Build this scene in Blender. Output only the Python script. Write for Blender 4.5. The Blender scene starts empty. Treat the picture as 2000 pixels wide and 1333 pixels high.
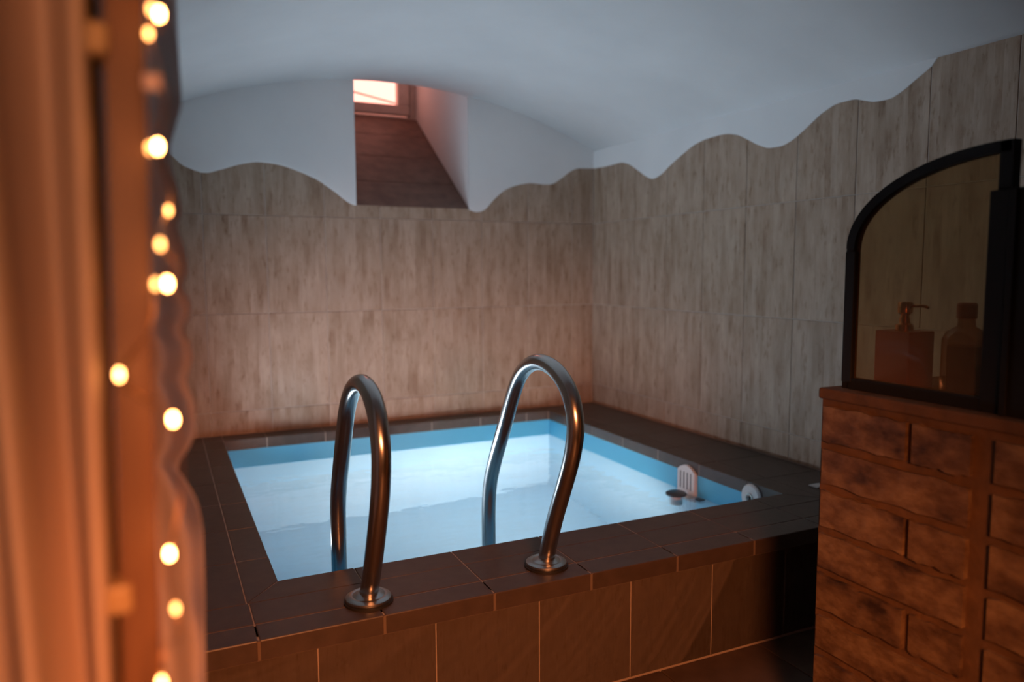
import bpy, bmesh, math, random
from mathutils import Vector, Matrix

random.seed(7)
S = bpy.context.scene
COL = S.collection

# ------------------------------------------------------------------ camera
cd = bpy.data.cameras.new('camera')
cam = bpy.data.objects.new('camera', cd)
COL.objects.link(cam)
cam.matrix_world = Matrix(((0.90555, 0.04431, -0.42192, 0.0),
                           (-0.42421, 0.08306, -0.90175, 0.0),
                           (-0.00491, 0.99556, 0.09402, 0.95),
                           (0, 0, 0, 1)))
cd.sensor_width = 36.0
cd.lens = 1471.0 / 2000.0 * 36.0
cd.clip_start = 0.02
cd.dof.use_dof = True
cd.dof.focus_distance = 1.66
cd.dof.aperture_fstop = 2.2
S.camera = cam

# ------------------------------------------------------------------ world, exposure
S.view_settings.view_transform = 'Standard'
S.view_settings.look = 'None'
S.view_settings.exposure = 0.0
S.view_settings.gamma = 1.0
S.view_settings.use_curve_mapping = False
S.cycles.use_denoising = True
S.cycles.sample_clamp_indirect = 20.0
W = bpy.data.worlds.new('dusk_sky')
S.world = W
W.use_nodes = True
W.node_tree.nodes['Background'].inputs[0].default_value = (1.0, 0.37, 0.29, 1)
W.node_tree.nodes['Background'].inputs[1].default_value = 3.6


def add_light(name, kind, loc, energy, color, size=0.1, target=None, **kw):
    ld = bpy.data.lights.new(name, kind)
    ld.energy = energy
    ld.color = color
    if kind == 'AREA':
        ld.shape = kw.get('shape', 'DISK')
        ld.size = size
        ld.size_y = kw.get('size_y', size)
        ld.spread = kw.get('spread', math.pi)
    else:
        ld.shadow_soft_size = size
    if kind == 'SPOT':
        ld.spot_size = kw.get('angle', math.radians(120))
        ld.spot_blend = kw.get('blend', 0.6)
    o = bpy.data.objects.new(name, ld)
    COL.objects.link(o)
    o.location = loc
    if target is not None:
        d = Vector(target) - Vector(loc)
        o.rotation_euler = d.to_track_quat('-Z', 'Y').to_euler()
    return o


PX0_ = 0.206
# unseen warm spots added behind the photographer for the fairy-light glow, underwater pool lamp on the near pool wall
add_light('warm_fill', 'SPOT', (0.22, -0.35, 1.00), 125.0, (1.0, 0.29, 0.09), 0.14, target=(0.60, 1.40, 0.08),
          angle=math.radians(68), blend=0.7)
add_light('curtain_fill', 'SPOT', (-0.14, -0.12, 1.02), 10.0, (1.0, 0.42, 0.20), 0.05, target=(-0.07, 0.50, 0.90),
          angle=math.radians(75), blend=0.6)  # unseen spot, added only to brighten the curtain
POOL_LAMP = add_light('underwater_lamp', 'AREA', (1.15, 1.668, -0.12), 8.6, (1.0, 0.88, 0.82), 0.16,
                      target=(1.2, 3.15, -0.10), spread=math.radians(95))
LIP_FILL = add_light('lip_fill', 'AREA', (PX0_ + 0.013, 2.50, 0.222), 5.2, (0.78, 0.95, 1.12), 1.10, target=(0.75, 2.35, 1.76),
                shape='RECTANGLE', size_y=0.012, spread=math.radians(125))  # unseen fill added under the lip to lift the ceiling
LIP_FILL.matrix_world = Matrix(((0, math.cos(0.72), -math.sin(0.72), PX0_ + 0.013), (1, 0, 0, 2.50), (0, -math.sin(0.72), -math.cos(0.72), 0.222), (0, 0, 0, 1)))
port = add_light('window_portal', 'AREA', (1.045, 4.10, 1.95), 1.0, (1, 1, 1), 0.52, target=(1.045, 3.0, 1.95),
                 shape='RECTANGLE', size_y=0.36)
port.data.cycles.is_portal = True

# ------------------------------------------------------------------ constants (metres, camera stands over 0,0)
XL, XC, YC = -0.07, 1.9675, 3.2465         # pool alcove: left wall, right wall, back wall
YG = 0.95                                  # where the vault meets the ante-room
ZD = 0.28                                  # deck level
PX0, PX1, PY0, PY1 = 0.20, 1.667, 1.64, 3.148   # pool opening
YF = 1.385                                 # front edge of deck
ZW = 0.164                                 # water level
ZB = -0.65                                 # pool bottom
TW, TH, GAP = 0.2397, 0.40, 0.0024         # wall tile module
AC, AR = 0.95, 2.33                        # vault axis x, radius
AZ = 1.760 - AR


def vault(x):
    return AZ + math.sqrt(AR * AR - (x - AC) ** 2)


# ------------------------------------------------------------------ materials
def nodes(name):
    m = bpy.data.materials.new(name)
    m.use_nodes = True
    nt = m.node_tree
    return m, nt, nt.nodes['Principled BSDF'], nt.nodes['Material Output']


def N(nt, t, **kw):
    n = nt.nodes.new(t)
    for k, v in kw.items():
        setattr(n, k, v)
    return n


def ramp(nt, fac, stops):
    r = N(nt, 'ShaderNodeValToRGB')
    e = r.color_ramp.elements
    while len(e) < len(stops):
        e.new(0.5)
    for el, (p, c) in zip(e, stops):
        el.position = p
        el.color = (*c, 1)
    nt.links.new(fac, r.inputs[0])
    return r.outputs[0]


def noise(nt, vec, scale, detail=4, rough=0.55):
    n = N(nt, 'ShaderNodeTexNoise')
    n.inputs['Scale'].default_value = scale
    n.inputs['Detail'].default_value = detail
    n.inputs['Roughness'].default_value = rough
    if vec is not None:
        nt.links.new(vec, n.inputs['Vector'])
    return n.outputs['Fac']


def scaled_pos(nt, sc, per_object=True):
    g = N(nt, 'ShaderNodeNewGeometry')
    mp = N(nt, 'ShaderNodeMapping')
    mp.inputs['Scale'].default_value = sc
    src = g.outputs['Position']
    if per_object:
        oi = N(nt, 'ShaderNodeObjectInfo')
        mu = N(nt, 'ShaderNodeMath', operation='MULTIPLY')
        mu.inputs[1].default_value = 37.0
        nt.links.new(oi.outputs['Random'], mu.inputs[0])
        cb = N(nt, 'ShaderNodeCombineXYZ')
        for i in range(3):
            nt.links.new(mu.outputs[0], cb.inputs[i])
        ad = N(nt, 'ShaderNodeVectorMath', operation='ADD')
        nt.links.new(src, ad.inputs[0])
        nt.links.new(cb.outputs[0], ad.inputs[1])
        src = ad.outputs[0]
    nt.links.new(src, mp.inputs['Vector'])
    return mp.outputs[0]


def bump(nt, b, fac, strength, dist):
    bp = N(nt, 'ShaderNodeBump')
    bp.inputs['Strength'].default_value = strength
    bp.inputs['Distance'].default_value = dist
    nt.links.new(fac, bp.inputs['Height'])
    nt.links.new(bp.outputs[0], b.inputs['Normal'])


def mixc(nt, fac, a, b, blend='MIX'):
    m = N(nt, 'ShaderNodeMix', data_type='RGBA', blend_type=blend)
    if isinstance(fac, (int, float)):
        m.inputs[0].default_value = fac
    else:
        nt.links.new(fac, m.inputs[0])
    for i, v in ((6, a), (7, b)):
        if isinstance(v, tuple):
            m.inputs[i].default_value = (*v, 1)
        else:
            nt.links.new(v, m.inputs[i])
    return m.outputs[2]


def plain(name, col, rough=0.6, metal=0.0, var=0.0, vscale=20, bmp=0.0, per_object=True):
    m, nt, b, o = nodes(name)
    b.inputs['Roughness'].default_value = rough
    b.inputs['Metallic'].default_value = metal
    if var or bmp:
        f = noise(nt, scaled_pos(nt, (1, 1, 1), per_object), vscale)
        lo = tuple(max(0, c * (1 - var)) for c in col)
        hi = tuple(min(1, c * (1 + var)) for c in col)
        nt.links.new(ramp(nt, f, [(0.3, lo), (0.7, hi)]), b.inputs['Base Color'])
        if bmp:
            bump(nt, b, f, bmp, 0.01)
    else:
        b.inputs['Base Color'].default_value = (*col, 1)
    return m


def wall_tile_mat():
    """ceramic tile printed with upright slats, each slat mottled on its own"""
    m, nt, b, o = nodes('bamboo_print_tile')
    g = N(nt, 'ShaderNodeNewGeometry')
    sx = N(nt, 'ShaderNodeSeparateXYZ')
    nt.links.new(g.outputs['Position'], sx.inputs[0])
    oi = N(nt, 'ShaderNodeObjectInfo')

    def math_(op, a, c):
        n = N(nt, 'ShaderNodeMath', operation=op)
        for k, v in enumerate((a, c)):
            if v is None:
                continue
            if isinstance(v, (int, float)):
                n.inputs[k].default_value = v
            else:
                nt.links.new(v, n.inputs[k])
        return n.outputs[0]
    along = math_('ADD', sx.outputs[0], sx.outputs[1])
    slat = math_('FLOOR', math_('MULTIPLY', along, 41.0), None)
    shift = math_('ADD', math_('MULTIPLY', oi.outputs['Random'], 53.0), math_('MULTIPLY', slat, 3.7))
    cb = N(nt, 'ShaderNodeCombineXYZ')
    nt.links.new(math_('MULTIPLY', along, 9.0), cb.inputs[0])
    nt.links.new(shift, cb.inputs[1])
    nt.links.new(math_('MULTIPLY', sx.outputs[2], 5.0), cb.inputs[2])
    blocks = noise(nt, cb.outputs[0], 1.0, 5, 0.62)
    soft = noise(nt, scaled_pos(nt, (20, 20, 3.0)), 1.0, 5, 0.6)
    fine = noise(nt, scaled_pos(nt, (170, 170, 14)), 1.0, 3, 0.6)
    spots = noise(nt, scaled_pos(nt, (62, 62, 17)), 1.0, 4, 0.65)
    c = ramp(nt, blocks, [(0.30, (0.29, 0.190, 0.130)), (0.44, (0.395, 0.290, 0.215)), (0.66, (0.47, 0.362, 0.283))])
    c = mixc(nt, 1.0, c, ramp(nt, soft, [(0.30, (0.80, 0.76, 0.72)), (0.55, (1.04, 1.04, 1.04))]), 'MULTIPLY')
    c = mixc(nt, 1.0, c, ramp(nt, spots, [(0.56, (1, 1, 1)), (0.72, (0.62, 0.53, 0.45))]), 'MULTIPLY')
    c = mixc(nt, 1.0, c, ramp(nt, fine, [(0.35, (0.93, 0.92, 0.91)), (0.65, (1.04, 1.04, 1.04))]), 'MULTIPLY')
    nt.links.new(c, b.inputs['Base Color'])
    b.inputs['Roughness'].default_value = 0.48
    b.inputs['Specular IOR Level'].default_value = 0.4
    bump(nt, b, fine, 0.12, 0.002)
    return m


def brick_mat():
    m, nt, b, o = nodes('old_brick')
    f = noise(nt, scaled_pos(nt, (9, 9, 16)), 1.0, 6, 0.6)
    g = noise(nt, scaled_pos(nt, (30, 30, 55)), 1.0, 5, 0.6)
    c = ramp(nt, f, [(0.32, (0.030, 0.014, 0.009)), (0.45, (0.125, 0.073, 0.038)), (0.62, (0.215, 0.142, 0.075))])
    c = mixc(nt, 1.0, c, ramp(nt, g, [(0.35, (0.62, 0.55, 0.5)), (0.6, (1.05, 1.05, 1.05))]), 'MULTIPLY')
    nt.links.new(c, b.inputs['Base Color'])
    b.inputs['Roughness'].default_value = 0.7
    bump(nt, b, g, 0.6, 0.004)
    return m


def plaster_mat():
    m, nt, b, o = nodes('white_plaster')
    f = noise(nt, scaled_pos(nt, (1, 1, 1), False), 3.0, 5)
    nt.links.new(ramp(nt, f, [(0.25, (0.78, 0.79, 0.80)), (0.75, (0.86, 0.87, 0.875))]), b.inputs['Base Color'])
    b.inputs['Roughness'].default_value = 0.85
    f2 = noise(nt, scaled_pos(nt, (1, 1, 1), False), 14.0, 5)
    bump(nt, b, f2, 0.12, 0.02)
    return m


def water_mat():
    m, nt, b, o = nodes('pool_water')
    b.inputs['Base Color'].default_value = (0.92, 0.97, 1.0, 1)
    b.inputs['Roughness'].default_value = 0.0
    b.inputs['IOR'].default_value = 1.333
    b.inputs['Transmission Weight'].default_value = 1.0
    f = noise(nt, scaled_pos(nt, (3.0, 5.0, 1.0), False), 1.6, 3, 0.5)
    bump(nt, b, f, 0.10, 0.06)
    return m


def fabric_mat(name, col, translucent=0.4, clear=0.0):
    m, nt, b, o = nodes(name)
    f = noise(nt, scaled_pos(nt, (25, 25, 3), False), 1.0, 4)
    c = ramp(nt, f, [(0.3, tuple(x * 0.8 for x in col)), (0.7, col)])
    nt.links.new(c, b.inputs['Base Color'])
    b.inputs['Roughness'].default_value = 0.9
    tr = N(nt, 'ShaderNodeBsdfTranslucent')
    nt.links.new(c, tr.inputs[0])
    mx = N(nt, 'ShaderNodeMixShader')
    mx.inputs[0].default_value = translucent
    nt.links.new(b.outputs[0], mx.inputs[1])
    nt.links.new(tr.outputs[0], mx.inputs[2])
    out = mx.outputs[0]
    if clear:
        tp = N(nt, 'ShaderNodeBsdfTransparent')
        m2 = N(nt, 'ShaderNodeMixShader')
        m2.inputs[0].default_value = clear
        nt.links.new(out, m2.inputs[1])
        nt.links.new(tp.outputs[0], m2.inputs[2])
        out = m2.outputs[0]
    nt.links.new(out, o.inputs[0])
    return m


def pane_mat(name, tint, gloss=0.06, haze=0.0, haze_col=(0.3, 0.2, 0.1)):
    m, nt, b, o = nodes(name)
    nt.nodes.remove(b)
    tp = N(nt, 'ShaderNodeBsdfTransparent')
    tp.inputs[0].default_value = (*tint, 1)
    out = tp.outputs[0]
    if haze:
        df = N(nt, 'ShaderNodeBsdfDiffuse')
        df.inputs[0].default_value = (*haze_col, 1)
        mh = N(nt, 'ShaderNodeMixShader')
        mh.inputs[0].default_value = haze
        nt.links.new(out, mh.inputs[1])
        nt.links.new(df.outputs[0], mh.inputs[2])
        out = mh.outputs[0]
    gl = N(nt, 'ShaderNodeBsdfGlossy')
    gl.inputs['Roughness'].default_value = 0.03
    mx = N(nt, 'ShaderNodeMixShader')
    mx.inputs[0].default_value = gloss
    nt.links.new(out, mx.inputs[1])
    nt.links.new(gl.outputs[0], mx.inputs[2])
    nt.links.new(mx.outputs[0], o.inputs[0])
    return m


def glow_mat(name, col, strength):
    m, nt, b, o = nodes(name)
    b.inputs['Base Color'].default_value = (*col, 1)
    b.inputs['Emission Color'].default_value = (*col, 1)
    b.inputs['Emission Strength'].default_value = strength
    return m


def wood_mat(name, dark, light, sc=(30, 30, 2)):
    m, nt, b, o = nodes(name)
    f = noise(nt, scaled_pos(nt, sc), 1.0, 5)
    nt.links.new(ramp(nt, f, [(0.3, dark), (0.7, light)]), b.inputs['Base Color'])
    b.inputs['Roughness'].default_value = 0.55
    return m


M = dict(
    tile=wall_tile_mat(), brick=brick_mat(), plaster=plaster_mat(), water=water_mat(),
    grout=plain('wall_grout', (0.56, 0.50, 0.45), 0.9),
    deck=plain('dark_clinker', (0.074, 0.053, 0.043), 0.42, var=0.15, vscale=30, bmp=0.05),
    deck_grout=plain('deck_grout', (0.42, 0.34, 0.28), 0.9),
    front_grout=plain('front_grout', (0.17, 0.125, 0.095), 0.9),
    liner=plain('pool_liner', (0.43, 0.66, 0.80), 0.5),  # paler than the band: underwater lamp glare put into the colour
    band=plain('blue_band', (0.09, 0.48, 0.76), 0.45),
    floor=plain('floor_tile', (0.10, 0.066, 0.046), 0.5, var=0.25, vscale=14),
    mortar=plain('brown_mortar', (0.115, 0.060, 0.027), 0.85, var=0.25, vscale=26, bmp=0.4, per_object=False),
    steel=plain('brushed_steel', (0.50, 0.48, 0.46), 0.24, metal=1.0),
    flange=plain('flange_steel', (0.42, 0.41, 0.40), 0.32, metal=1.0),
    black=plain('black_iron', (0.003, 0.0032, 0.003), 0.8),
    rubber=plain('dark_rubber', (0.015, 0.014, 0.014), 0.6),
    white=plain('white_plastic', (0.62, 0.64, 0.64), 0.4),
    slot=plain('slot_shadow', (0.06, 0.07, 0.08), 0.7),
    dgrey=plain('dark_grey_plastic', (0.05, 0.065, 0.075), 0.35),
    smoke=pane_mat('bronze_glass', (0.92, 0.80, 0.60), 0.02, 0.30, (0.20, 0.15, 0.098)),
    pane=pane_mat('window_glass', (0.95, 0.95, 0.95), 0.05),
    winframe=plain('window_paint', (0.60, 0.52, 0.48), 0.5, var=0.08, vscale=25),
    redbox=plain('rust_red_box', (0.42, 0.085, 0.045), 0.4),
    copper=plain('copper_metal', (0.75, 0.38, 0.20), 0.22, metal=1.0),
    bottleg=pane_mat('bottle_glass', (0.72, 0.45, 0.28), 0.10, 0.15, (0.2, 0.08, 0.04)),
    amber=plain('amber_liquid', (0.20, 0.055, 0.02), 0.3),
    wood=wood_mat('stained_wood', (0.095, 0.040, 0.017), (0.165, 0.072, 0.03)),
    lightwood=wood_mat('tan_wood', (0.34, 0.21, 0.095), (0.42, 0.27, 0.13)),
    curtain=fabric_mat('cream_curtain', (0.80, 0.62, 0.50), 0.45),
    tulle=fabric_mat('sheer_tulle', (0.78, 0.68, 0.64), 0.65, 0.25),
    wire=plain('copper_wire', (0.62, 0.34, 0.14), 0.3, metal=0.9),
    bulb=glow_mat('bright_bulb', (1.0, 0.38, 0.11), 70.0),
    bulbrefl=glow_mat('bulb_reflection', (1.0, 0.40, 0.11), 10.0),  # weak glow standing in for reflections of the bulbs
    pink=plain('pink_plastic', (0.62, 0.45, 0.44), 0.25),
    lampglass=glow_mat('lamp_lens', (0.9, 0.95, 1.0), 0.0),
)


# ------------------------------------------------------------------ mesh helpers
def link(o, parent=None):
    COL.objects.link(o)
    if parent is not None:
        o.parent = parent
        p = Vector((0, 0, 0))
        q = parent
        while q is not None:
            p += q.location
            q = q.parent
        o.location = o.location - p
    return o


def mesh_from(name, verts, faces, mat, smooth=False):
    me = bpy.data.meshes.new(name)
    me.from_pydata(verts, [], faces)
    me.materials.append(mat)
    if smooth:
        for p in me.polygons:
            p.use_smooth = True
    me.update()
    return me


def finish(bm, name, mat, smooth=False):
    bmesh.ops.recalc_face_normals(bm, faces=bm.faces[:])
    me = bpy.data.meshes.new(name)
    bm.to_mesh(me)
    bm.free()
    me.materials.append(mat)
    if smooth:
        for p in me.polygons:
            p.use_smooth = True
    return me


def box_mesh(name, size, mat, bevel=0.0, seg=1):
    bm = bmesh.new()
    bmesh.ops.create_cube(bm, size=1.0)
    for v in bm.verts:
        v.co = Vector((v.co.x * size[0], v.co.y * size[1], v.co.z * size[2]))
    if bevel:
        bmesh.ops.bevel(bm, geom=bm.edges[:], offset=bevel, segments=seg, affect='EDGES', profile=0.5)
    return finish(bm, name, mat)


def box(name, lo, hi, mat, parent=None, bevel=0.0, seg=1):
    lo, hi = Vector(lo), Vector(hi)
    o = bpy.data.objects.new(name, box_mesh(name, hi - lo, mat, bevel, seg))
    o.location = (lo + hi) / 2
    return link(o, parent)


def boxes(name, lst, mat, parent=None):
    """several blocks of one and the same body"""
    vs, fs = [], []
    for lo, hi in lst:
        k = len(vs)
        for z in (lo[2], hi[2]):
            vs += [(lo[0], lo[1], z), (hi[0], lo[1], z), (hi[0], hi[1], z), (lo[0], hi[1], z)]
        fs += [[k + a for a in f] for f in ((3, 2, 1, 0), (4, 5, 6, 7), (0, 1, 5, 4), (1, 2, 6, 5), (2, 3, 7, 6), (3, 0, 4, 7))]
    return link(bpy.data.objects.new(name, mesh_from(name, vs, fs, mat)), parent)


def prism_mesh(name, pts, mat, axis, lo, hi, bevel=0.0):
    """extrude a 2-D outline along an axis ('x': pts are y,z; 'y': x,z; 'z': x,y)"""
    def P(a, b, t):
        return {'x': (t, a, b), 'y': (a, t, b), 'z': (a, b, t)}[axis]
    bm = bmesh.new()
    A = [bm.verts.new(P(a, b, lo)) for a, b in pts]
    B = [bm.verts.new(P(a, b, hi)) for a, b in pts]
    bm.faces.new(A)
    bm.faces.new(B[::-1])
    n = len(pts)
    for i in range(n):
        j = (i + 1) % n
        bm.faces.new((A[i], B[i], B[j], A[j]))
    if bevel:
        bmesh.ops.bevel(bm, geom=bm.edges[:], offset=bevel, segments=1, affect='EDGES')
    return finish(bm, name, mat)


def prism(name, pts, mat, axis, lo, hi, parent=None, bevel=0.0):
    return link(bpy.data.objects.new(name, prism_mesh(name, pts, mat, axis, lo, hi, bevel)), parent)


def lathe(name, prof, mat, loc, axis='z', seg=32, parent=None):
    """prof: list of (radius, height)"""
    vs, fs = [], []
    n = len(prof)
    for i in range(seg):
        a = 2 * math.pi * i / seg
        for r, h in prof:
            x, y = r * math.cos(a), r * math.sin(a)
            vs.append({'z': (x, y, h), 'x': (h, x, y), 'y': (x, h, y)}[axis])
    for i in range(seg):
        j = (i + 1) % seg
        for k in range(n - 1):
            fs.append((i * n + k, j * n + k, j * n + k + 1, i * n + k + 1))
    bm = bmesh.new()
    V = [bm.verts.new(v) for v in vs]
    for f in fs:
        bm.faces.new([V[i] for i in f])
    bmesh.ops.remove_doubles(bm, verts=bm.verts[:], dist=1e-6)
    me = finish(bm, name, mat, True)
    o = bpy.data.objects.new(name, me)
    o.location = loc
    md = o.modifiers.new('split', 'EDGE_SPLIT')
    md.split_angle = math.radians(38)
    return link(o, parent)


def catmull(pts, sub=8):
    P = [Vector(p) for p in pts]
    out = []
    for i in range(len(P) - 1):
        p0, p1, p2, p3 = P[max(i - 1, 0)], P[i], P[i + 1], P[min(i + 2, len(P) - 1)]
        for s in range(sub):
            t = s / sub
            out.append(0.5 * ((2 * p1) + (p2 - p0) * t + (2 * p0 - 5 * p1 + 4 * p2 - p3) * t * t
                              + (3 * p1 - p0 - 3 * p2 + p3) * t ** 3))
    out.append(P[-1])
    return out


def smooth_path(pts, it):
    for _ in range(it):
        pts = [pts[0]] + [(pts[i - 1] + 2 * pts[i] + pts[i + 1]) / 4 for i in range(1, len(pts) - 1)] + [pts[-1]]
    return pts


def tube(name, pts, r, mat, parent=None, seg=20, caps=True):
    n = len(pts)
    vs, fs = [], []
    up = None
    for i, p in enumerate(pts):
        t = (pts[min(i + 1, n - 1)] - pts[max(i - 1, 0)]).normalized()
        if up is None:
            up = t.orthogonal().normalized()
        up = (up - t * up.dot(t)).normalized()
        s = t.cross(up)
        for k in range(seg):
            a = 2 * math.pi * k / seg
            vs.append(tuple(p + (up * math.cos(a) + s * math.sin(a)) * r))
    for i in range(n - 1):
        for k in range(seg):
            l = (k + 1) % seg
            fs.append((i * seg + k, i * seg + l, (i + 1) * seg + l, (i + 1) * seg + k))
    if caps:
        fs.append(tuple(range(seg))[::-1])
        fs.append(tuple((n - 1) * seg + k for k in range(seg)))
    return link(bpy.data.objects.new(name, mesh_from(name, vs, fs, mat, True)), parent)


def interp(tab):
    """smooth function through (x, value) points sorted by x"""
    tab = sorted(tab)
    xs = [a for a, b in tab]
    ys = [b for a, b in tab]
    n = len(xs)
    d = [(ys[i + 1] - ys[i]) / (xs[i + 1] - xs[i]) for i in range(n - 1)]
    m = [d[0]] + [0 if d[i - 1] * d[i] <= 0 else 2 * d[i - 1] * d[i] / (d[i - 1] + d[i]) for i in range(1, n - 1)] + [d[-1]]

    def f(x):
        if x <= xs[0]:
            return ys[0]
        if x >= xs[-1]:
            return ys[-1]
        i = max(k for k in range(n - 1) if xs[k] <= x)
        h = xs[i + 1] - xs[i]
        t = (x - xs[i]) / h
        return ((2 * t ** 3 - 3 * t * t + 1) * ys[i] + (t ** 3 - 2 * t * t + t) * h * m[i]
                + (-2 * t ** 3 + 3 * t * t) * ys[i + 1] + (t ** 3 - t * t) * h * m[i + 1])
    return f


def tag(o, label=None, cat=None, group=None, kind=None):
    for k, v in (('label', label), ('category', cat), ('group', group), ('kind', kind)):
        if v:
            o[k] = v
    return o


def empty(name, loc):
    o = bpy.data.objects.new(name, None)
    o.location = loc
    o.empty_display_size = 0.1
    return link(o)


def struct(o, label=None, cat=None):
    return tag(o, label, cat, kind='structure')


# ------------------------------------------------------------------ the shell
floor = struct(boxes('floor', [((-1.6, -1.8, -0.12), (2.3, YF + 0.012, -0.012))], M['deck_grout']),
               'dark brown tiled floor in front of the pool', 'floor')
ftile = box_mesh('floor_tile', (0.297, 0.297, 0.012), M['floor'], 0.0015)
for i in range(9):
    for j in range(7):
        x0, y0 = -0.76 + i * 0.30, -0.70 + j * 0.30
        o = bpy.data.objects.new('floor_tile', ftile)
        o.location = (x0 + 0.15, y0 + 0.15, -0.006)
        link(o, floor)

# --- back wall with the niche hole
NX0, NX1, NZ0, NY1 = 0.785, 1.305, 1.230, 4.00
wall_back = struct(boxes('wall_back', [((-0.35, YC + 0.0025, -0.8), (NX0 - 0.02, YC + 0.22, 2.3)),
                                       ((NX1 + 0.02, YC + 0.0025, -0.8), (2.3, YC + 0.22, 2.3)),
                                       ((NX0 - 0.02, YC + 0.0025, -0.8), (NX1 + 0.02, YC + 0.22, NZ0 - 0.006))], M['grout']),
                   'back wall tiled in streaky beige below wavy white plaster', 'wall')
wall_right = struct(boxes('wall_right', [((XC + 0.0025, -1.8, -0.2), (2.3, YC + 0.3, 2.3))], M['grout']),
                    'right wall tiled in streaky beige below wavy white plaster', 'wall')
wall_left = struct(boxes('wall_left', [((XL - 0.25, YG, -0.2), (XL, YC - 0.0, 2.3))], M['plaster']),
                   'tiled left wall of the pool alcove behind the curtain', 'wall')

WB = [(-0.07, 1.46), (0.0, 1.44), (0.065, 1.399), (0.112, 1.359), (0.185, 1.337), (0.243, 1.352), (0.321, 1.378), (0.39, 1.39),
      (0.459, 1.385), (0.54, 1.363), (0.623, 1.329), (0.686, 1.288), (0.785, 1.228), (0.79, NZ0), (1.300, NZ0), (1.307, 1.226),
      (1.34, 1.215), (1.376, 1.223), (1.431, 1.276), (1.496, 1.326), (1.576, 1.353), (1.63, 1.36), (1.685, 1.356), (1.727, 1.358),
      (1.783, 1.386), (1.839, 1.425), (1.882, 1.442), (1.9675, 1.446)]
WR = [(3.2465, 1.446), (3.126, 1.442), (3.015, 1.444), (2.952, 1.432), (2.869, 1.392), (2.802, 1.357), (2.752, 1.341),
      (2.697, 1.352), (2.626, 1.386), (2.542, 1.421), (2.478, 1.444), (2.4, 1.457), (2.311, 1.459), (2.24, 1.448), (2.172, 1.419),
      (2.119, 1.392), (2.055, 1.372), (2.007, 1.371), (1.95, 1.386), (1.885, 1.42), (1.833, 1.449), (1.763, 1.469),
      (1.714, 1.469), (1.667, 1.456), (1.63, 1.446), (1.586, 1.444), (1.545, 1.456), (1.497, 1.482), (1.448, 1.510), (1.43, 1.535)]
wave_b, wave_r = interp(WB), interp(WR)
full = {}


def wall_tiles(parent, joints, wave, to3d, key, zlines=(ZD, 0.377, 0.777, 1.177, 1.577)):
    """tiles of one wall; to3d(a, depth, z) places wall coordinate a, depth behind the face"""
    for ci in range(len(joints) - 1):
        a0, a1 = sorted((joints[ci], joints[ci + 1]))
        a0, a1 = a0 + GAP / 2, a1 - GAP / 2
        for r in range(len(zlines) - 1):
            z0, z1 = zlines[r] + GAP / 2, zlines[r + 1] - GAP / 2
            ks = 10
            xs = [a0 + (a1 - a0) * k / ks for k in range(ks + 1)]
            tops = [min(z1, wave(x)) for x in xs]
            if max(tops) <= z0 + 0.004:
                continue
            if min(tops) >= z1 - 1e-6:
                xs, tops = [a0, a1], [z1, z1]
            ac, zc = (a0 + a1) / 2, z0
            kf = (key, round(a1 - a0, 4), round(z1 - z0, 4)) if len(xs) == 2 else None
            o3 = Vector(to3d(ac, 0, zc))
            me = full.get(kf)
            if me is None:
                poly = [(a0, z0), (a1, z0)] + [(x, max(t, z0 + 0.001)) for x, t in list(zip(xs, tops))[::-1]]
                bm = bmesh.new()
                e = 0.0012
                cx = sum(p[0] for p in poly) / len(poly)
                cz = sum(p[1] for p in poly) / len(poly)
                front = [bm.verts.new(Vector(to3d(x + (e if x < cx else -e), 0, z + (e if z < cz else -e))) - o3) for x, z in poly]
                mid = [bm.verts.new(Vector(to3d(x, e, z)) - o3) for x, z in poly]
                back = [bm.verts.new(Vector(to3d(x, 0.012, z)) - o3) for x, z in poly]
                bm.faces.new(front)
                n = len(poly)
                for i in range(n):
                    j = (i + 1) % n
                    bm.faces.new((front[i], front[j], mid[j], mid[i]))
                    bm.faces.new((mid[i], mid[j], back[j], back[i]))
                bm.faces.new(back[::-1])
                me = finish(bm, 'wall_tile', M['tile'])
                if kf:
                    full[kf] = me
            o = bpy.data.objects.new('wall_tile', me)
            o.location = o3
            link(o, parent)


jb = [XC] + [XC - 0.120 - TW * k for k in range(8)] + [XL]
wall_tiles(wall_back, [j for j in jb], wave_b, lambda a, d, z: (a, YC + d, z), 'b')
jr = [YC] + [YC - 0.117 - TW * k for k in range(12)]
jl = [YC] + [YC - 0.12 - TW * k for k in range(9)]
wall_tiles(wall_left, jl, lambda a: 1.455 + 0.05 * math.sin(a * 9.0), lambda a, d, z: (XL + 0.004 - d, a, z), 'l')
wall_tiles(wall_right, jr, wave_r, lambda a, d, z: (XC + d, a, z), 'r')


def plaster_coat(name, parent, a0, a1, wave, top, to3d, n):
    vs, fs = [], []
    rows = 6
    for i in range(n + 1):
        a = a0 + (a1 - a0) * i / n
        w, t = wave(a), top(a)
        t = max(t, w + 0.001)
        prof = [(w, 0.011), (w, 0.001), (w + 0.0012, -0.0005), (w + 0.004, -0.001), (min(w + 0.03, t), -0.001), (t, -0.001)]
        for z, d in prof:
            vs.append(to3d(a, d, min(z, t)))
    for i in range(n):
        for k in range(rows - 1):
            p = i * rows + k
            fs.append((p, p + rows, p + rows + 1, p + 1))
    return link(bpy.data.objects.new(name, mesh_from(name, vs, fs, M['plaster'], True)), parent)


bt = lambda a: vault(a) + 0.03
plaster_coat('plaster_coat', wall_back, XL, NX0, wave_b, bt, lambda a, d, z: (a, YC + d, z), 90)
plaster_coat('plaster_coat', wall_back, NX1, XC, wave_b, bt, lambda a, d, z: (a, YC + d, z), 70)
plaster_coat('plaster_coat', wall_right, 1.43, YC, wave_r, lambda a: vault(XC) + 0.02, lambda a, d, z: (XC + d, a, z), 160)

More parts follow.
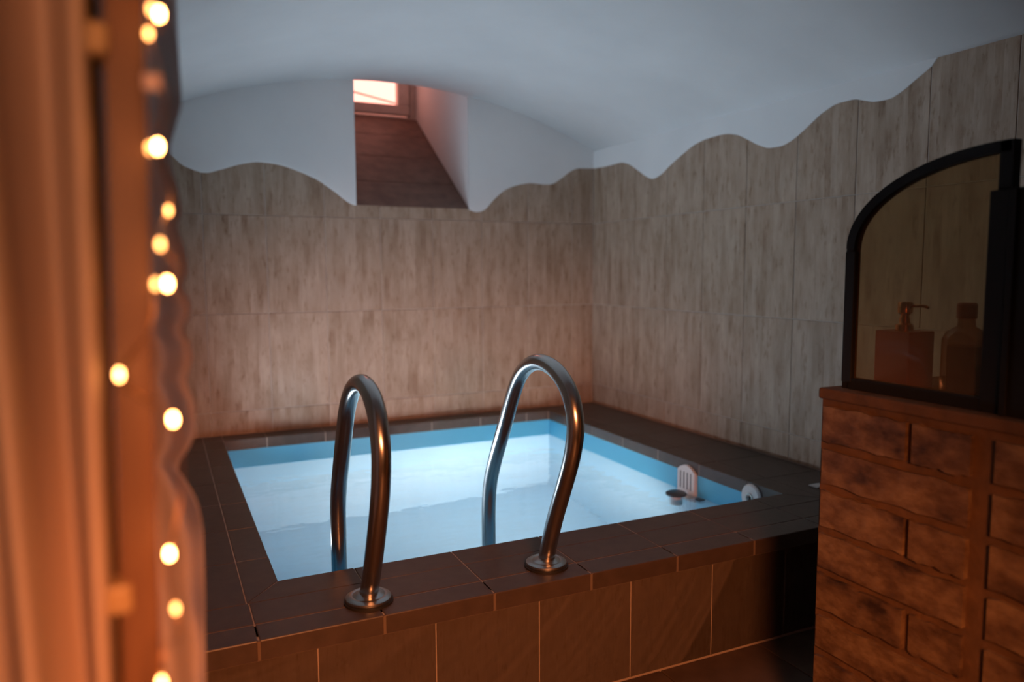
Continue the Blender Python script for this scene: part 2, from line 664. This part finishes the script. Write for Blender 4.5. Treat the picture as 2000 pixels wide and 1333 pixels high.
# --- barrel vault (a shell with thickness) and the flat ante-room around the photographer
vs, fs = [], []
nseg = 48
for k, y in enumerate((YG, 1.6, 2.2, 2.8, YC + 0.004)):
    for i in range(nseg + 1):
        x = XL - 0.02 + (XC - XL + 0.05) * i / nseg
        vs.append((x, y, vault(x)))
for k in range(4):
    for i in range(nseg):
        p = k * (nseg + 1) + i
        fs.append((p, p + 1, p + nseg + 2, p + nseg + 1))
vme = mesh_from('ceiling', vs, fs, M['plaster'], True)
ceil = struct(link(bpy.data.objects.new('ceiling', vme)), 'smooth white barrel vault over the pool', 'ceiling')
sd = ceil.modifiers.new('thick', 'SOLIDIFY')
sd.thickness = 0.06
sd.offset = 1.0
struct(boxes('ceiling_upper', [((-1.7, -1.9, 2.0), (2.3, YG, 2.1)), ((-0.4, YG - 0.02, 2.25), (2.3, 4.3, 2.32))], M['plaster']),
       'flat plaster ceiling above the photographer', 'ceiling')
ap = [(XL - 0.3, 1.2), (XL - 0.3, 2.3), (2.3, 2.3), (2.3, vault(XC))]
ap += [(x, vault(x)) for x in [XC - (XC - XL) * k / 24 for k in range(25)]] + [(XL, 1.2)]
struct(prism('wall_arch', ap, M['plaster'], 'y', YG - 0.08, YG), 'plastered arch between ante-room and pool alcove', 'wall')
struct(boxes('wall_front', [((-1.7, -1.9, -0.1), (2.3, -1.8, 2.1))], M['plaster']), 'plain wall behind the photographer', 'wall')
struct(boxes('wall_side', [((-1.7, -1.9, -0.1), (-1.6, YG, 2.1)), ((-1.7, YG - 0.08, -0.1), (XL - 0.1, YG, 2.3))], M['plaster']),
       'plain ante-room wall behind the curtain', 'wall')

# --- window niche
slope = (1.765 - NZ0) / (NY1 - YC)
niche = struct(boxes('wall_niche', [((NX0 - 0.05, YC + 0.004, 1.0), (NX0, 4.12, 2.2)),
                                    ((NX1, YC + 0.004, 1.0), (NX1 + 0.05, 4.12, 2.2))], M['plaster']),
               'deep plastered window recess in the back wall', 'wall')
prism('niche_roof', [(YC + 0.002, 1.758), (4.12, 2.14), (4.12, 2.2), (YC + 0.002, 1.83)], M['plaster'], 'x', NX0 - 0.05, NX1 + 0.05, niche)
zz = NZ0 - 0.006
prism('sill_bed', [(YC + 0.004, zz - 0.2), (4.12, zz - 0.2), (4.12, 1.757), (NY1, 1.757), (YC + 0.004, zz - 0.004)], M['deck_grout'], 'x',
      NX0, NX1, niche)
M['sill'] = plain('sill_clinker', (0.17, 0.105, 0.080), 0.55, var=0.25, vscale=16, bmp=0.1)
ys = [YC - 0.001, 3.425, 3.629, 3.825, 3.995]
for a, b in zip(ys, ys[1:]):
    for x0, x1 in ((NX0 + 0.001, NX1 - 0.001),):
        a_, b_ = a + 0.002, b - 0.002
        za, zb = NZ0 + (a_ - YC) * slope, NZ0 + (b_ - YC) * slope
        prism('sill_plank', [(a_, za), (b_, zb), (b_ + 0.005, zb - 0.012), (a_ + 0.005, za - 0.012)], M['sill'], 'x', x0 + 0.0015, x1 - 0.0015, niche)

win = struct(empty('window_1', (1.045, 4.03, 1.765)), 'small cellar window glowing pink at the end of the recess', 'window')
zt = 2.12
box('frame_rail', (NX0, 4.015, 1.757), (NX1, 4.075, 1.775), M['winframe'], win, 0.003)
box('frame_stile', (1.275, 4.015, 1.775), (NX1, 4.075, zt), M['winframe'], win, 0.003)
box('frame_stile', (NX0, 4.015, 1.775), (0.815, 4.075, zt), M['winframe'], win, 0.003)
box('sash_rail', (0.82, 3.995, 1.780), (1.268, 4.045, 1.832), M['winframe'], win, 0.005)
box('sash_stile', (1.203, 3.996, 1.832), (1.268, 4.045, zt), M['winframe'], win, 0.005)
box('sash_stile', (0.82, 3.996, 1.832), (0.885, 4.045, zt), M['winframe'], win, 0.005)
box('pane', (0.885, 4.020, 1.832), (1.203, 4.024, zt), M['pane'], win)
box('gap_shade', (1.268, 4.025, 1.775), (1.275, 4.05, zt), M['rubber'], win)  # dark strip standing in for the shade in the sash gap
# rusty guard bar outside the pane
tag(tube('guard_bar', [Vector((0.70, 4.14, 1.965)), Vector((1.38, 4.14, 1.845))], 0.005, M['winframe'], win, 10))

# ------------------------------------------------------------------ swimming pool
pool = tag(empty('swimming_pool', (0.93, 2.39, 0.0)), 'sunken pool with dark clinker surround, blue band and glowing water', 'pool')
E_ = 0.006
# basin: liner walls below the blue band, floor
vs = [(PX0, PY0, ZB), (PX1, PY0, ZB), (PX1, PY1, ZB), (PX0, PY1, ZB)]
zt_ = ZW - 0.004
vs += [(x, y, zt_) for x, y, z in vs]
t_ = 0.04
vs += [(PX0 - t_, PY0 - t_, ZB - t_), (PX1 + t_, PY0 - t_, ZB - t_), (PX1 + t_, PY1 + t_, ZB - t_), (PX0 - t_, PY1 + t_, ZB - t_)]
vs += [(x, y, zt_) for x, y, z in vs[8:12]]
fs = [(0, 1, 2, 3), (0, 4, 5, 1), (1, 5, 6, 2), (2, 6, 7, 3), (3, 7, 4, 0),
      (11, 10, 9, 8), (8, 9, 13, 12), (9, 10, 14, 13), (10, 11, 15, 14), (11, 8, 12, 15),
      (4, 12, 13, 5), (5, 13, 14, 6), (6, 14, 15, 7), (7, 15, 12, 4)]
link(bpy.data.objects.new('basin_liner', mesh_from('basin_liner', vs, fs, M['liner'])), pool)


def ring(name, o0, i0, z0, z1, mat, parent):
    (ax, ay, bx, by), (cx, cy, dx, dy) = o0, i0
    vs = []
    for z in (z0, z1):
        vs += [(ax, ay, z), (bx, ay, z), (bx, by, z), (ax, by, z), (cx, cy, z), (dx, cy, z), (dx, dy, z), (cx, dy, z)]
    fs = []
    for i in range(4):
        j = (i + 1) % 4
        fs += [(i, i + 4, j + 4, j)[::1], (8 + i, 8 + j, 12 + j, 12 + i), (i, j, 8 + j, 8 + i), (4 + i, 12 + i, 12 + j, 4 + j)]
    return link(bpy.data.objects.new(name, mesh_from(name, vs, fs, mat)), parent)


ring('waterline_band', (PX0 - t_, PY0 - t_, PX1 + t_, PY1 + t_), (PX0 + 0.001, PY0 + 0.001, PX1 - 0.001, PY1 - 0.001),
     ZW - 0.004, ZD - 0.043, M['band'], pool)
# core of the surround (mortar under the tiles)
boxes('surround_core', [((XL + 0.002, YF + 0.020, -0.7), (XC + 0.001, PY0 - t_, ZD - 0.0016)),
                        ((XL + 0.002, PY0 - t_, -0.7), (PX0 - t_, YC + 0.001, ZD - 0.0016)),
                        ((PX1 + t_, PY0 - t_, -0.7), (XC + 0.001, YC + 0.001, ZD - 0.0016)),
                        ((PX0 - t_, PY1 + t_, -0.7), (PX1 + t_, YC + 0.001, ZD - 0.0016))], M['deck_grout'], pool)
ring('edge_core', (PX0 - t_ - 0.005, PY0 - t_ - 0.005, PX1 + t_ + 0.005, PY1 + t_ + 0.005), (PX0 + 0.0046, PY0 + 0.0046, PX1 - 0.0046, PY1 - 0.0046),
     ZD - 0.0425, ZD - 0.0016, M['deck_grout'], pool)
box('edge_grout', (XL + 0.002, YF + 0.0016, ZD - 0.039), (XC - 0.001, YF + 0.006, ZD - 0.0018), M['front_grout'], pool)
box('edge_bed', (XL + 0.002, YF + 0.006, ZD - 0.039), (XC - 0.001, 1.45, ZD - 0.0016), M['deck_grout'], pool)

g = 0.0012
EX0, EX1, EY0 = 0.133, 1.740, 1.557       # outer lines of the inner edging tiles
EY1 = YC


def cuts(a, b, start, pitch):
    c = [a] + [start + pitch * k for k in range(-20, 40) if a + 0.03 < start + pitch * k < b - 0.03] + [b]
    return list(zip(c, c[1:]))


def deck_box(x0, x1, y0, y1, z0, name='deck_tile', bev=0.001, seg=1):
    box(name, (x0 + g, y0 + g, z0), (x1 - g, y1 - g, ZD), M['deck'], pool, bev, seg)


# inner edging tiles (with a down-turned lip over the pool), mitred at the two near corners
ov = 0.006


def mitre(pts):
    cx = sum(p[0] for p in pts) / len(pts)
    cy = sum(p[1] for p in pts) / len(pts)
    q = [(x + math.copysign(g * 1.0, cx - x), y + math.copysign(g * 1.0, cy - y)) for x, y in pts]
    prism('edging_tile', q, M['deck'], 'z', ZD - 0.043, ZD, pool)


xi0, xi1, yi0 = PX0 + ov, PX1 - ov, PY0 + ov
row = cuts(EX0, EX1, 0.137, 0.2345)
for k, (a, b) in enumerate(row):
    if k == 0:
        mitre([(EX0 + g, EY0), (b, EY0), (b, yi0 + g), (xi0 + g, yi0 + g)])
    elif k == len(row) - 1:
        mitre([(a, EY0), (EX1 - g, EY0), (xi1 - g, yi0 + g), (a, yi0 + g)])
    else:
        deck_box(a, b, EY0, yi0 + g, ZD - 0.043, 'edging_tile', 0.0022, 2)
for a, b in cuts(PX0 + ov, PX1 - ov, 0.137, 0.2345):
    deck_box(a, b, PY1 - ov - g, EY1, ZD - 0.043, 'edging_tile', 0.0022, 2)
col_ = cuts(EY0, PY1 - ov, 1.56, 0.237)
for k, (a, b) in enumerate(col_):
    if k == 0:
        mitre([(EX0, EY0 + 2 * g), (xi0 + g, yi0 + 2 * g), (xi0 + g, b), (EX0, b)])
        mitre([(EX1, EY0 + 2 * g), (EX1, b), (xi1 - g, b), (xi1 - g, yi0 + 2 * g)])
    else:
        deck_box(EX0, xi0 + g, a, b, ZD - 0.043, 'edging_tile', 0.0022, 2)
        deck_box(xi1 - g, EX1, a, b, ZD - 0.043, 'edging_tile', 0.0022, 2)
deck_box(EX0, PX0 + ov, PY1 - ov, EY1, ZD - 0.012)
deck_box(PX1 - ov, EX1, PY1 - ov, EY1, ZD - 0.012)
# middle row and outer edging row in front
for a, b in cuts(XL, XC, 0.137, 0.2345):
    deck_box(a, b, 1.456, EY0, ZD - 0.012)
    deck_box(a, b, YF, 1.456, ZD - 0.040, 'edging_tile', 0.0025, 2)
# side fields
for a, b in cuts(EY0, YC, 1.56, 0.237):
    deck_box(XL, EX0, a, b, ZD - 0.012)
    deck_box(EX1, XC, a, b, ZD - 0.012)
# tiled front wall below the deck edge
fy = 1.405
ftm = {}
for a, b in cuts(XL, XC, 0.245, 0.2375):
    k = round(b - a, 4)
    if k not in ftm:
        ftm[k] = box_mesh('front_tile', (b - a - 0.0010, 0.010, ZD - 0.0415), M['tile'], 0.0006)
    o = bpy.data.objects.new('front_tile', ftm[k])
    o.location = ((a + b) / 2, fy + 0.005, (ZD - 0.041) / 2)
    link(o, pool)
box('front_bed', (XL + 0.002, fy + 0.003, 0.0), (XC, fy + 0.03, ZD - 0.042), M['front_grout'], pool)

# body of the added fill light under the left deck lip, out of view
fill_body = tag(empty('fill_strip', (PX0, 2.50, 0.205)), 'unseen strip added under the left deck lip as fill light', 'light strip')
box('fill_channel', (PX0 + 0.002, 1.93, 0.204), (PX0 + 0.008, 3.07, 0.216), M['white'], fill_body, 0.001)

# water surface, a fine grid
vs, fs = [], []
nx, ny = 2, 2
for j in range(ny + 1):
    for i in range(nx + 1):
        vs.append((PX0 + 0.0012 + (PX1 - PX0 - 0.0024) * i / nx, PY0 + 0.0012 + (PY1 - PY0 - 0.0024) * j / ny, ZW))
for j in range(ny):
    for i in range(nx):
        p = j * (nx + 1) + i
        fs.append((p, p + 1, p + nx + 2, p + nx + 1))
wo = link(bpy.data.objects.new('pool_water', mesh_from('pool_water', vs, fs, M['water'])))
tag(wo, 'clear glowing water filling the pool', 'water', kind='stuff')

# underwater lamp housing on the near wall
lamp = tag(empty('pool_lamp', (1.15, PY0, -0.12)), 'round underwater lamp on the near pool wall', 'lamp')
lathe('lamp_ring', [(0.085, 0.0), (0.115, 0.0), (0.115, 0.018), (0.095, 0.024), (0.085, 0.018), (0.085, 0.0)], M['white'], (1.15, PY0 + 0.001, -0.12), 'y', 32, lamp)

# ------------------------------------------------------------------ handrails
RAILS = ((0.359, [(1.462, 0.270), (1.462, 0.290), (1.436, 0.338), (1.389, 0.438), (1.352, 0.529), (1.339, 0.600), (1.346, 0.647),
                  (1.372, 0.693), (1.418, 0.720), (1.482, 0.727), (1.556, 0.703), (1.615, 0.650), (1.650, 0.587), (1.684, 0.521),
                  (1.719, 0.452), (1.737, 0.390), (1.738, 0.325), (1.738, 0.244), (1.738, 0.05), (1.738, -0.30)],
          'steel pool handrail, the lower one further left on the deck'),
         (0.770, [(1.468, 0.270), (1.468, 0.290), (1.455, 0.333), (1.424, 0.408), (1.378, 0.500), (1.345, 0.574), (1.337, 0.641),
                  (1.363, 0.696), (1.424, 0.735), (1.509, 0.744), (1.589, 0.712), (1.641, 0.649), (1.694, 0.557), (1.749, 0.466),
                  (1.787, 0.388), (1.798, 0.308), (1.798, 0.218), (1.798, 0.05), (1.798, -0.30)],
          'steel pool handrail, the taller one nearer the brick counter'))
for x, pts, lab in RAILS:
    y0 = pts[0][0]
    h = tag(empty('pool_handrail', (x, y0, ZD)), lab, 'handrail', 'handrails at the pool edge')
    path = smooth_path(catmull([(x, y, z) for y, z in pts], 8), 10)
    tube('rail_tube', path, 0.0185, M['steel'], h, 24)
    lathe('rail_flange', [(0.018, 0.0), (0.046, 0.0), (0.047, 0.003), (0.046, 0.007), (0.040, 0.0105), (0.034, 0.0115), (0.032, 0.0105),
                          (0.026, 0.013), (0.0195, 0.0165), (0.018, 0.0165)], M['flange'], (x, y0, ZD + 0.004), 'z', 40, h)
    lathe('flange_gasket', [(0.018, 0.0), (0.050, 0.0), (0.050, 0.004), (0.018, 0.004)], M['rubber'], (x, y0, ZD), 'z', 40, h)
    lathe('rail_pin', [(0.0, 0.0), (0.003, 0.0), (0.003, 0.002), (0.0, 0.003)], M['steel'],
          (x, pts[9][0], pts[9][1] + 0.0125), 'z', 12, h)

# ------------------------------------------------------------------ pool fittings on the right pool wall
sk = tag(empty('skimmer_cover', (PX1, 2.092, 0.10)), 'white slotted skimmer cover with arched top on the blue band', 'skimmer')
sy0, sy1 = 2.044, 2.140
out = [(sy0, 0.09), (sy1, 0.09), (sy1, 0.242)]
for k in range(1, 9):
    t = k / 9
    out.append((sy1 + (sy0 - sy1) * t, 0.242 + 0.022 * math.sin(math.pi * t)))
out.append((sy0, 0.242))
prism('cover_plate', out, M['white'], 'x', PX1 - 0.016, PX1 - 0.001, sk, 0.002)
for k in range(4):
    y = sy0 + 0.020 + k * 0.0187
    box('slot', (PX1 - 0.0168, y - 0.0022, 0.178), (PX1 - 0.015, y + 0.0022, 0.238), M['slot'], sk)
box('lower_flap', (PX1 - 0.045, 2.03, 0.125), (PX1 - 0.016, 2.09, 0.158), M['white'], sk, 0.003)
fl = tag(empty('floating_dispenser', (1.588, 2.062, 0.10)), 'floating dispenser with dark round cap beside the skimmer cover', 'dispenser')
lathe('cap', [(0.0, 0.0), (0.032, 0.0), (0.036, 0.003), (0.036, 0.008), (0.030, 0.011), (0.0, 0.011)], M['dgrey'], (1.588, 2.062, 0.172), 'z', 32, fl)
lathe('body', [(0.0, 0.0), (0.018, 0.0), (0.021, 0.004), (0.021, 0.085), (0.0, 0.085)], M['white'], (1.588, 2.062, 0.088), 'z', 24, fl)
prism('tether_clip', [(1.625, 1.985), (1.650, 1.985), (1.643, 2.010), (1.628, 2.010)], M['dgrey'], 'z', ZW + 0.001, ZW + 0.006, fl)
nz = tag(empty('wall_nozzle', (PX1, 1.772, 0.236)), 'round white inlet nozzle disc near the pool corner', 'nozzle')
lathe('disc', [(0.0, -0.001), (0.043, -0.001), (0.043, -0.006), (0.038, -0.011), (0.014, -0.013), (0.0, -0.013)], M['white'], (PX1 - 0.006, 1.772, 0.234), 'x', 36, nz)
lathe('nozzle_ring', [(0.010, -0.012), (0.016, -0.012), (0.015, -0.016), (0.011, -0.016), (0.010, -0.012)], M['steel'], (PX1 - 0.006, 1.772, 0.234), 'x', 28, nz)
lathe('nozzle_eye', [(0.0, -0.0125), (0.007, -0.0125), (0.006, -0.020), (0.0, -0.020)], M['dgrey'], (PX1 - 0.006, 1.772, 0.234), 'x', 20, nz)
tag(box('soap_dish', (1.792, 1.640, ZD), (1.84, 1.675, ZD + 0.005), M['white'], None, 0.003), 'small pale dish on the deck behind the brick counter', 'dish')

# ------------------------------------------------------------------ brick counter
BX, BY1, BT = 1.087, 1.000, 0.733
ctr = tag(empty('brick_counter', (1.35, 0.5, 0.0)), 'brick-clad counter with orange-brown bricks beside the pool', 'counter')
boxes('counter_core', [((BX + 0.006, -0.25, 0.0), (1.62, BY1 - 0.006, BT - 0.018))], M['mortar'], ctr)
box('counter_top', (BX, -0.25, BT - 0.020), (1.62, BY1, BT), M['mortar'], ctr, 0.004, 2)
rnd = random.Random(3)
row_h = 0.0785
for pan, (ya, yb) in enumerate(((0.985, 0.708), (0.672, 0.395), (0.36, 0.08))):
    for r in range(9):
        zt0 = BT - 0.030 - r * row_h
        zb0 = max(zt0 - row_h + 0.010, 0.002)
        if zt0 < 0.03:
            continue
        if r % 2 == (pan % 2):
            sp = ya - 0.172 - rnd.uniform(-0.008, 0.008)
            segs = [(ya, sp), (sp - 0.012, yb)]
        else:
            segs = [(ya, yb)]
        for s0, s1 in segs:
            n = 10
            top = [(s0 + (s1 - s0) * k / n, zt0 - rnd.uniform(0, 0.005)) for k in range(n + 1)]
            bot = [(s1 + (s0 - s1) * k / n, zb0 + rnd.uniform(0, 0.005)) for k in range(n + 1)]
            d = rnd.uniform(0.0, 0.003)
            prism('brick', top + bot, M['brick'], 'x', BX - 0.004 + d, BX + 0.008, ctr, 0.0)

# ------------------------------------------------------------------ arched iron-framed glass screen on the counter
scr = tag(empty('glass_screen', (1.13, 0.84, BT)), 'black iron frame with quarter-arched bronze glass on the counter', 'glass screen')
FX0, FX1 = 1.122, 1.140
fyL, fyR = 0.979, 0.696
zs, ztp = 0.985, 1.135
bw = 0.017


def arc(off, n=22):
    a = (fyL - off) - fyR
    h = ztp - off - zs
    return [(fyR + a * math.cos(math.pi / 2 * k / n), zs + h * math.sin(math.pi / 2 * k / n)) for k in range(n + 1)]


outer, inner = arc(0.0), arc(bw)
prism('arch_bar', outer + inner[::-1], M['black'], 'x', FX0, FX1, scr)
box('side_bar', (FX0, fyL - bw, BT), (FX1, fyL, zs), M['black'], scr, 0.001)
box('side_stop', (FX0 - 0.004, fyL - bw - 0.006, BT + 0.012), (FX0 + 0.006, fyL - 0.002, zs - 0.006), M['black'], scr, 0.001)
box('bottom_bar', (FX0 - 0.003, fyR, BT), (FX1, fyL - bw + 0.001, BT + 0.020), M['black'], scr, 0.001)
box('post_bar', (FX0, fyR - 0.004, BT), (FX1, fyR + bw, ztp), M['black'], scr, 0.001)
box('post_stop', (FX0 - 0.005, fyR - 0.004, BT), (FX0 + 0.004, fyR + bw + 0.008, 1.063), M['black'], scr, 0.001)
gp = [(fyR + bw - 0.003, BT + 0.015), (fyL - bw + 0.003, BT + 0.015)] + arc(bw - 0.003)
prism('glass_pane', gp[:-1] + [(fyR + bw - 0.003, ztp - bw + 0.003)], M['smoke'], 'x', 1.129, 1.132, scr)
pn = tag(empty('iron_panel', (1.12, 0.55, BT)), 'plain black iron panel beside the glass screen at the picture edge', 'panel')
box('sheet', (1.112, 0.42, BT), (1.124, fyR - 0.008, 1.064), M['black'], pn, 0.001)
box('edge_strip', (1.108, fyR - 0.020, BT), (1.112, fyR - 0.009, 1.062), M['black'], pn, 0.001)
box('foot', (1.10, 0.45, BT), (1.14, 0.47, BT + 0.012), M['black'], pn, 0.001)

# soap dispenser and bottle behind the glass
sd_ = tag(empty('soap_dispenser', (1.235, 0.94, BT)), 'rust-red square soap dispenser with copper pump behind the glass', 'soap dispenser')
box('body', (1.20, 0.905, BT), (1.268, 0.975, 0.836), M['redbox'], sd_, 0.002, 2)
cxp, cyp = 1.226, 0.935
lathe('collar', [(0.0, 0.0), (0.015, 0.0), (0.015, 0.012), (0.009, 0.015), (0.009, 0.024), (0.0, 0.024)], M['copper'], (cxp, cyp, 0.836), 'z', 24, sd_)
lathe('pump_head', [(0.0, 0.0), (0.007, 0.0), (0.007, 0.006), (0.0125, 0.010), (0.0125, 0.028), (0.011, 0.030), (0.0, 0.030)], M['copper'], (cxp, cyp, 0.859), 'z', 24, sd_)
tube('spout', [Vector((cxp, cyp, 0.882)), Vector((cxp + 0.01, cyp - 0.03, 0.882)), Vector((cxp + 0.012, cyp - 0.038, 0.879))], 0.0028, M['copper'], sd_, 10)
bt_ = tag(empty('toiletry_bottle', (1.235, 0.825, BT)), 'round glass toiletry bottle with reddish cap behind the glass', 'bottle')
bx_, by_ = 1.235, 0.825
lathe('glass_body', [(0.0, 0.0), (0.034, 0.0), (0.036, 0.004), (0.036, 0.095), (0.030, 0.108), (0.014, 0.118), (0.013, 0.132), (0.0, 0.132)], M['bottleg'], (bx_, by_, BT), 'z', 28, bt_)
lathe('liquid', [(0.0, 0.003), (0.026, 0.003), (0.027, 0.085), (0.0, 0.085)], M['amber'], (bx_, by_, BT), 'z', 24, bt_)
lathe('cap', [(0.0, 0.132), (0.0155, 0.132), (0.0155, 0.155), (0.013, 0.158), (0.0, 0.158)], M['redbox'], (bx_, by_, BT), 'z', 24, bt_)

# ------------------------------------------------------------------ foreground: curtain, post, fairy lights
CY = 0.50


def cloth(name, plan, z0, z1, mat, nz, wob, parent=None, thick=0.0012):
    """plan: (x, y) line of folds; hung from z1 to z0, folds wobble a little on the way down"""
    pl = catmull([(x, y, 0) for x, y in plan], 6)
    n = len(pl)
    vs, fs = [], []
    for k in range(nz + 1):
        z = z1 + (z0 - z1) * k / nz
        for i, p in enumerate(pl):
            x, y = wob(p.x, p.y, z, i / (n - 1))
            vs.append((x, y, z))
    for k in range(nz):
        for i in range(n - 1):
            a = k * n + i
            fs.append((a, a + 1, a + n + 1, a + n))
    o = bpy.data.objects.new(name, mesh_from(name, vs, fs, mat, True))
    s = o.modifiers.new('thick', 'SOLIDIFY')
    s.thickness = thick
    return link(o, parent)


lean = lambda z: -0.0225 * (z - 0.90) * -1.0      # the whole foreground frame leans a touch to the left going down


def cw(x, y, z, t):
    return (x + 0.004 * math.sin(z * 5 + t * 9), y + 0.006 * math.sin(z * 4 + t * 14))


plan = [(-0.30, 0.56), (-0.26, 0.50), (-0.22, 0.56), (-0.175, 0.52), (-0.15, 0.49), (-0.125, 0.53), (-0.100, 0.545), (-0.086, 0.50),
        (-0.077, 0.485), (-0.066, 0.51), (-0.052, 0.53), (-0.043, 0.505), (-0.038, 0.488), (-0.035, 0.50), (-0.036, 0.53)]
cur = tag(cloth('curtain', plan, 0.01, 1.99, M['curtain'], 24, cw), 'cream curtain with deep folds glowing orange at the left edge', 'curtain')

post = tag(empty('wooden_post', (-0.018, CY, 0.0)), 'dark stained wooden post wound with fairy lights', 'post')
bm = bmesh.new()
vsb = []
for z in (0.0, 2.0):
    xc = -0.0155 + 0.0225 * (z - 0.90)
    for dx, dy in ((-0.0105, 0.0), (0.0105, 0.0), (0.0105, 0.035), (-0.0105, 0.035)):
        vsb.append(bm.verts.new((xc + dx, CY + dy, z)))
for f in ((3, 2, 1, 0), (4, 5, 6, 7), (0, 1, 5, 4), (1, 2, 6, 5), (2, 3, 7, 6), (3, 0, 4, 7)):
    bm.faces.new([vsb[i] for i in f])
bmesh.ops.bevel(bm, geom=bm.edges[:], offset=0.003, segments=2, affect='EDGES')
link(bpy.data.objects.new('post_shaft', finish(bm, 'post_shaft', M['wood'])), post)
tube('side_rod', [Vector((-0.0315 + 0.014 * (z - 0.9), CY + 0.03, z)) for z in (0.0, 0.7, 0.9, 1.1, 2.0)], 0.0028, M['lightwood'], post, 12)
for zc_, xc_ in ((1.082, -0.0270), (0.753, -0.0300)):
    box('clip', (xc_ - 0.0075, CY - 0.006, zc_ - 0.009), (xc_ + 0.0075, CY + 0.034, zc_ + 0.009), M['lightwood'], post, 0.003, 2)

CR = Vector((0.90555, -0.42421, -0.00491))
CU = Vector((0.04431, 0.08306, 0.99556))
CF = Vector((0.42192, 0.90175, -0.09402))


def at(u, v, y):
    d = CR * ((u - 1000) / 1471.0) - CU * ((v - 666.5) / 1471.0) + CF
    return Vector((0, 0, 0.95)) + d * (y / d.y)


# sheer drape hanging behind the post, scalloped right edge
DY = 0.74
CONT = [(345, 0), (350, 100), (354, 190), (342, 245), (331, 290), (336, 330), (346, 370), (353, 415), (345, 440), (362, 495), (367, 530),
        (352, 560), (371, 592), (368, 620), (354, 645), (373, 675), (375, 705), (362, 738), (379, 790), (381, 830), (370, 870), (345, 910),
        (362, 932), (386, 980), (397, 1050), (399, 1150), (402, 1250), (403, 1333)]
ct = [at(u, v, DY) for u, v in CONT]
EDGE = interp([(p.z, p.x) for p in ct] + [(0.0, 0.034), (1.3, 0.022), (2.0, 0.03)])


def tw(x, y, z, t):
    e = EDGE(z)
    x0 = -0.045 + 0.012 * (z - 0.90)
    return (x0 + (e - x0) * t, DY + 0.014 * math.sin(t * 10 + z * 9) + 0.006 * math.sin(z * 70 + t * 3) * t)


tul = tag(cloth('sheer_drape', [(k / 8, 0.0) for k in range(9)], 0.01, 1.99, M['tulle'], 260, tw, None, 0.0006),
          'sheer gauze drape with scalloped edge hanging beside the wooden post', 'drape')

lights = tag(empty('fairy_lights', (0.0, CY, 0.0)), 'string of warm fairy lights on copper wire down the drape', 'string lights')
BULBS = [(311, 28, 0.475, 1), (296, 18, 0.50, 0), (290, 66, 0.51, 0), (308, 287, 0.475, 1), (293, 290, 0.50, 0), (329, 412, 0.56, 0),
         (313, 478, 0.49, 0), (327, 555, 0.475, 1), (304, 556, 0.50, 0), (233, 733, 0.485, 2), (338, 820, 0.475, 1), (331, 1083, 0.475, 1),
         (343, 1190, 0.49, 0), (316, 1335, 0.46, 2)]
M['bulbmid'] = glow_mat('amber_bulb', (1.0, 0.42, 0.12), 26.0)
prof = [(0.0, -0.0030), (0.0012, -0.0024), (0.0016, -0.0009), (0.0017, 0.0005), (0.0014, 0.0021), (0.0008, 0.0030), (0.0, 0.0033)]
bm_ = {}
for u, v, y, k in BULBS:
    p = at(u, v, y)
    mt = (M['bulbrefl'], M['bulb'], M['bulbmid'])[k]  # the dim ones imitate reflected bulbs
    if k not in bm_:
        o = lathe('bulb', prof, mt, p, 'z', 14, lights)
        o.modifiers.clear()
        bm_[k] = o.data
    else:
        o = bpy.data.objects.new('bulb', bm_[k])
        o.location = p
        link(o, lights)
wp = []
order = sorted(BULBS, key=lambda b: b[1])
pr = None
for u, v, y, k in order:
    p = at(u, v, y + 0.004)
    if pr is not None:
        mid = (p + pr) / 2
        s = 1 if len(wp) % 4 < 2 else -0.4
        wp.append(mid + Vector((0.006 * s, 0.006, 0)))
    wp.append(p)
    pr = p
wp = [Vector((0.008, 0.50, 1.9)), Vector((0.012, 0.50, 1.5)), Vector((0.004, 0.5, 1.25))] + wp + [Vector((0.0, 0.49, 0.5)), Vector((0.01, 0.49, 0.02))]
tube('wire', catmull(wp, 8), 0.0006, M['wire'], lights, 6)
tg = at(297, 160, 0.50)
box('plastic_tag', tg - Vector((0.005, 0.001, 0.005)), tg + Vector((0.005, 0.001, 0.005)), M['pink'], lights, 0.001)
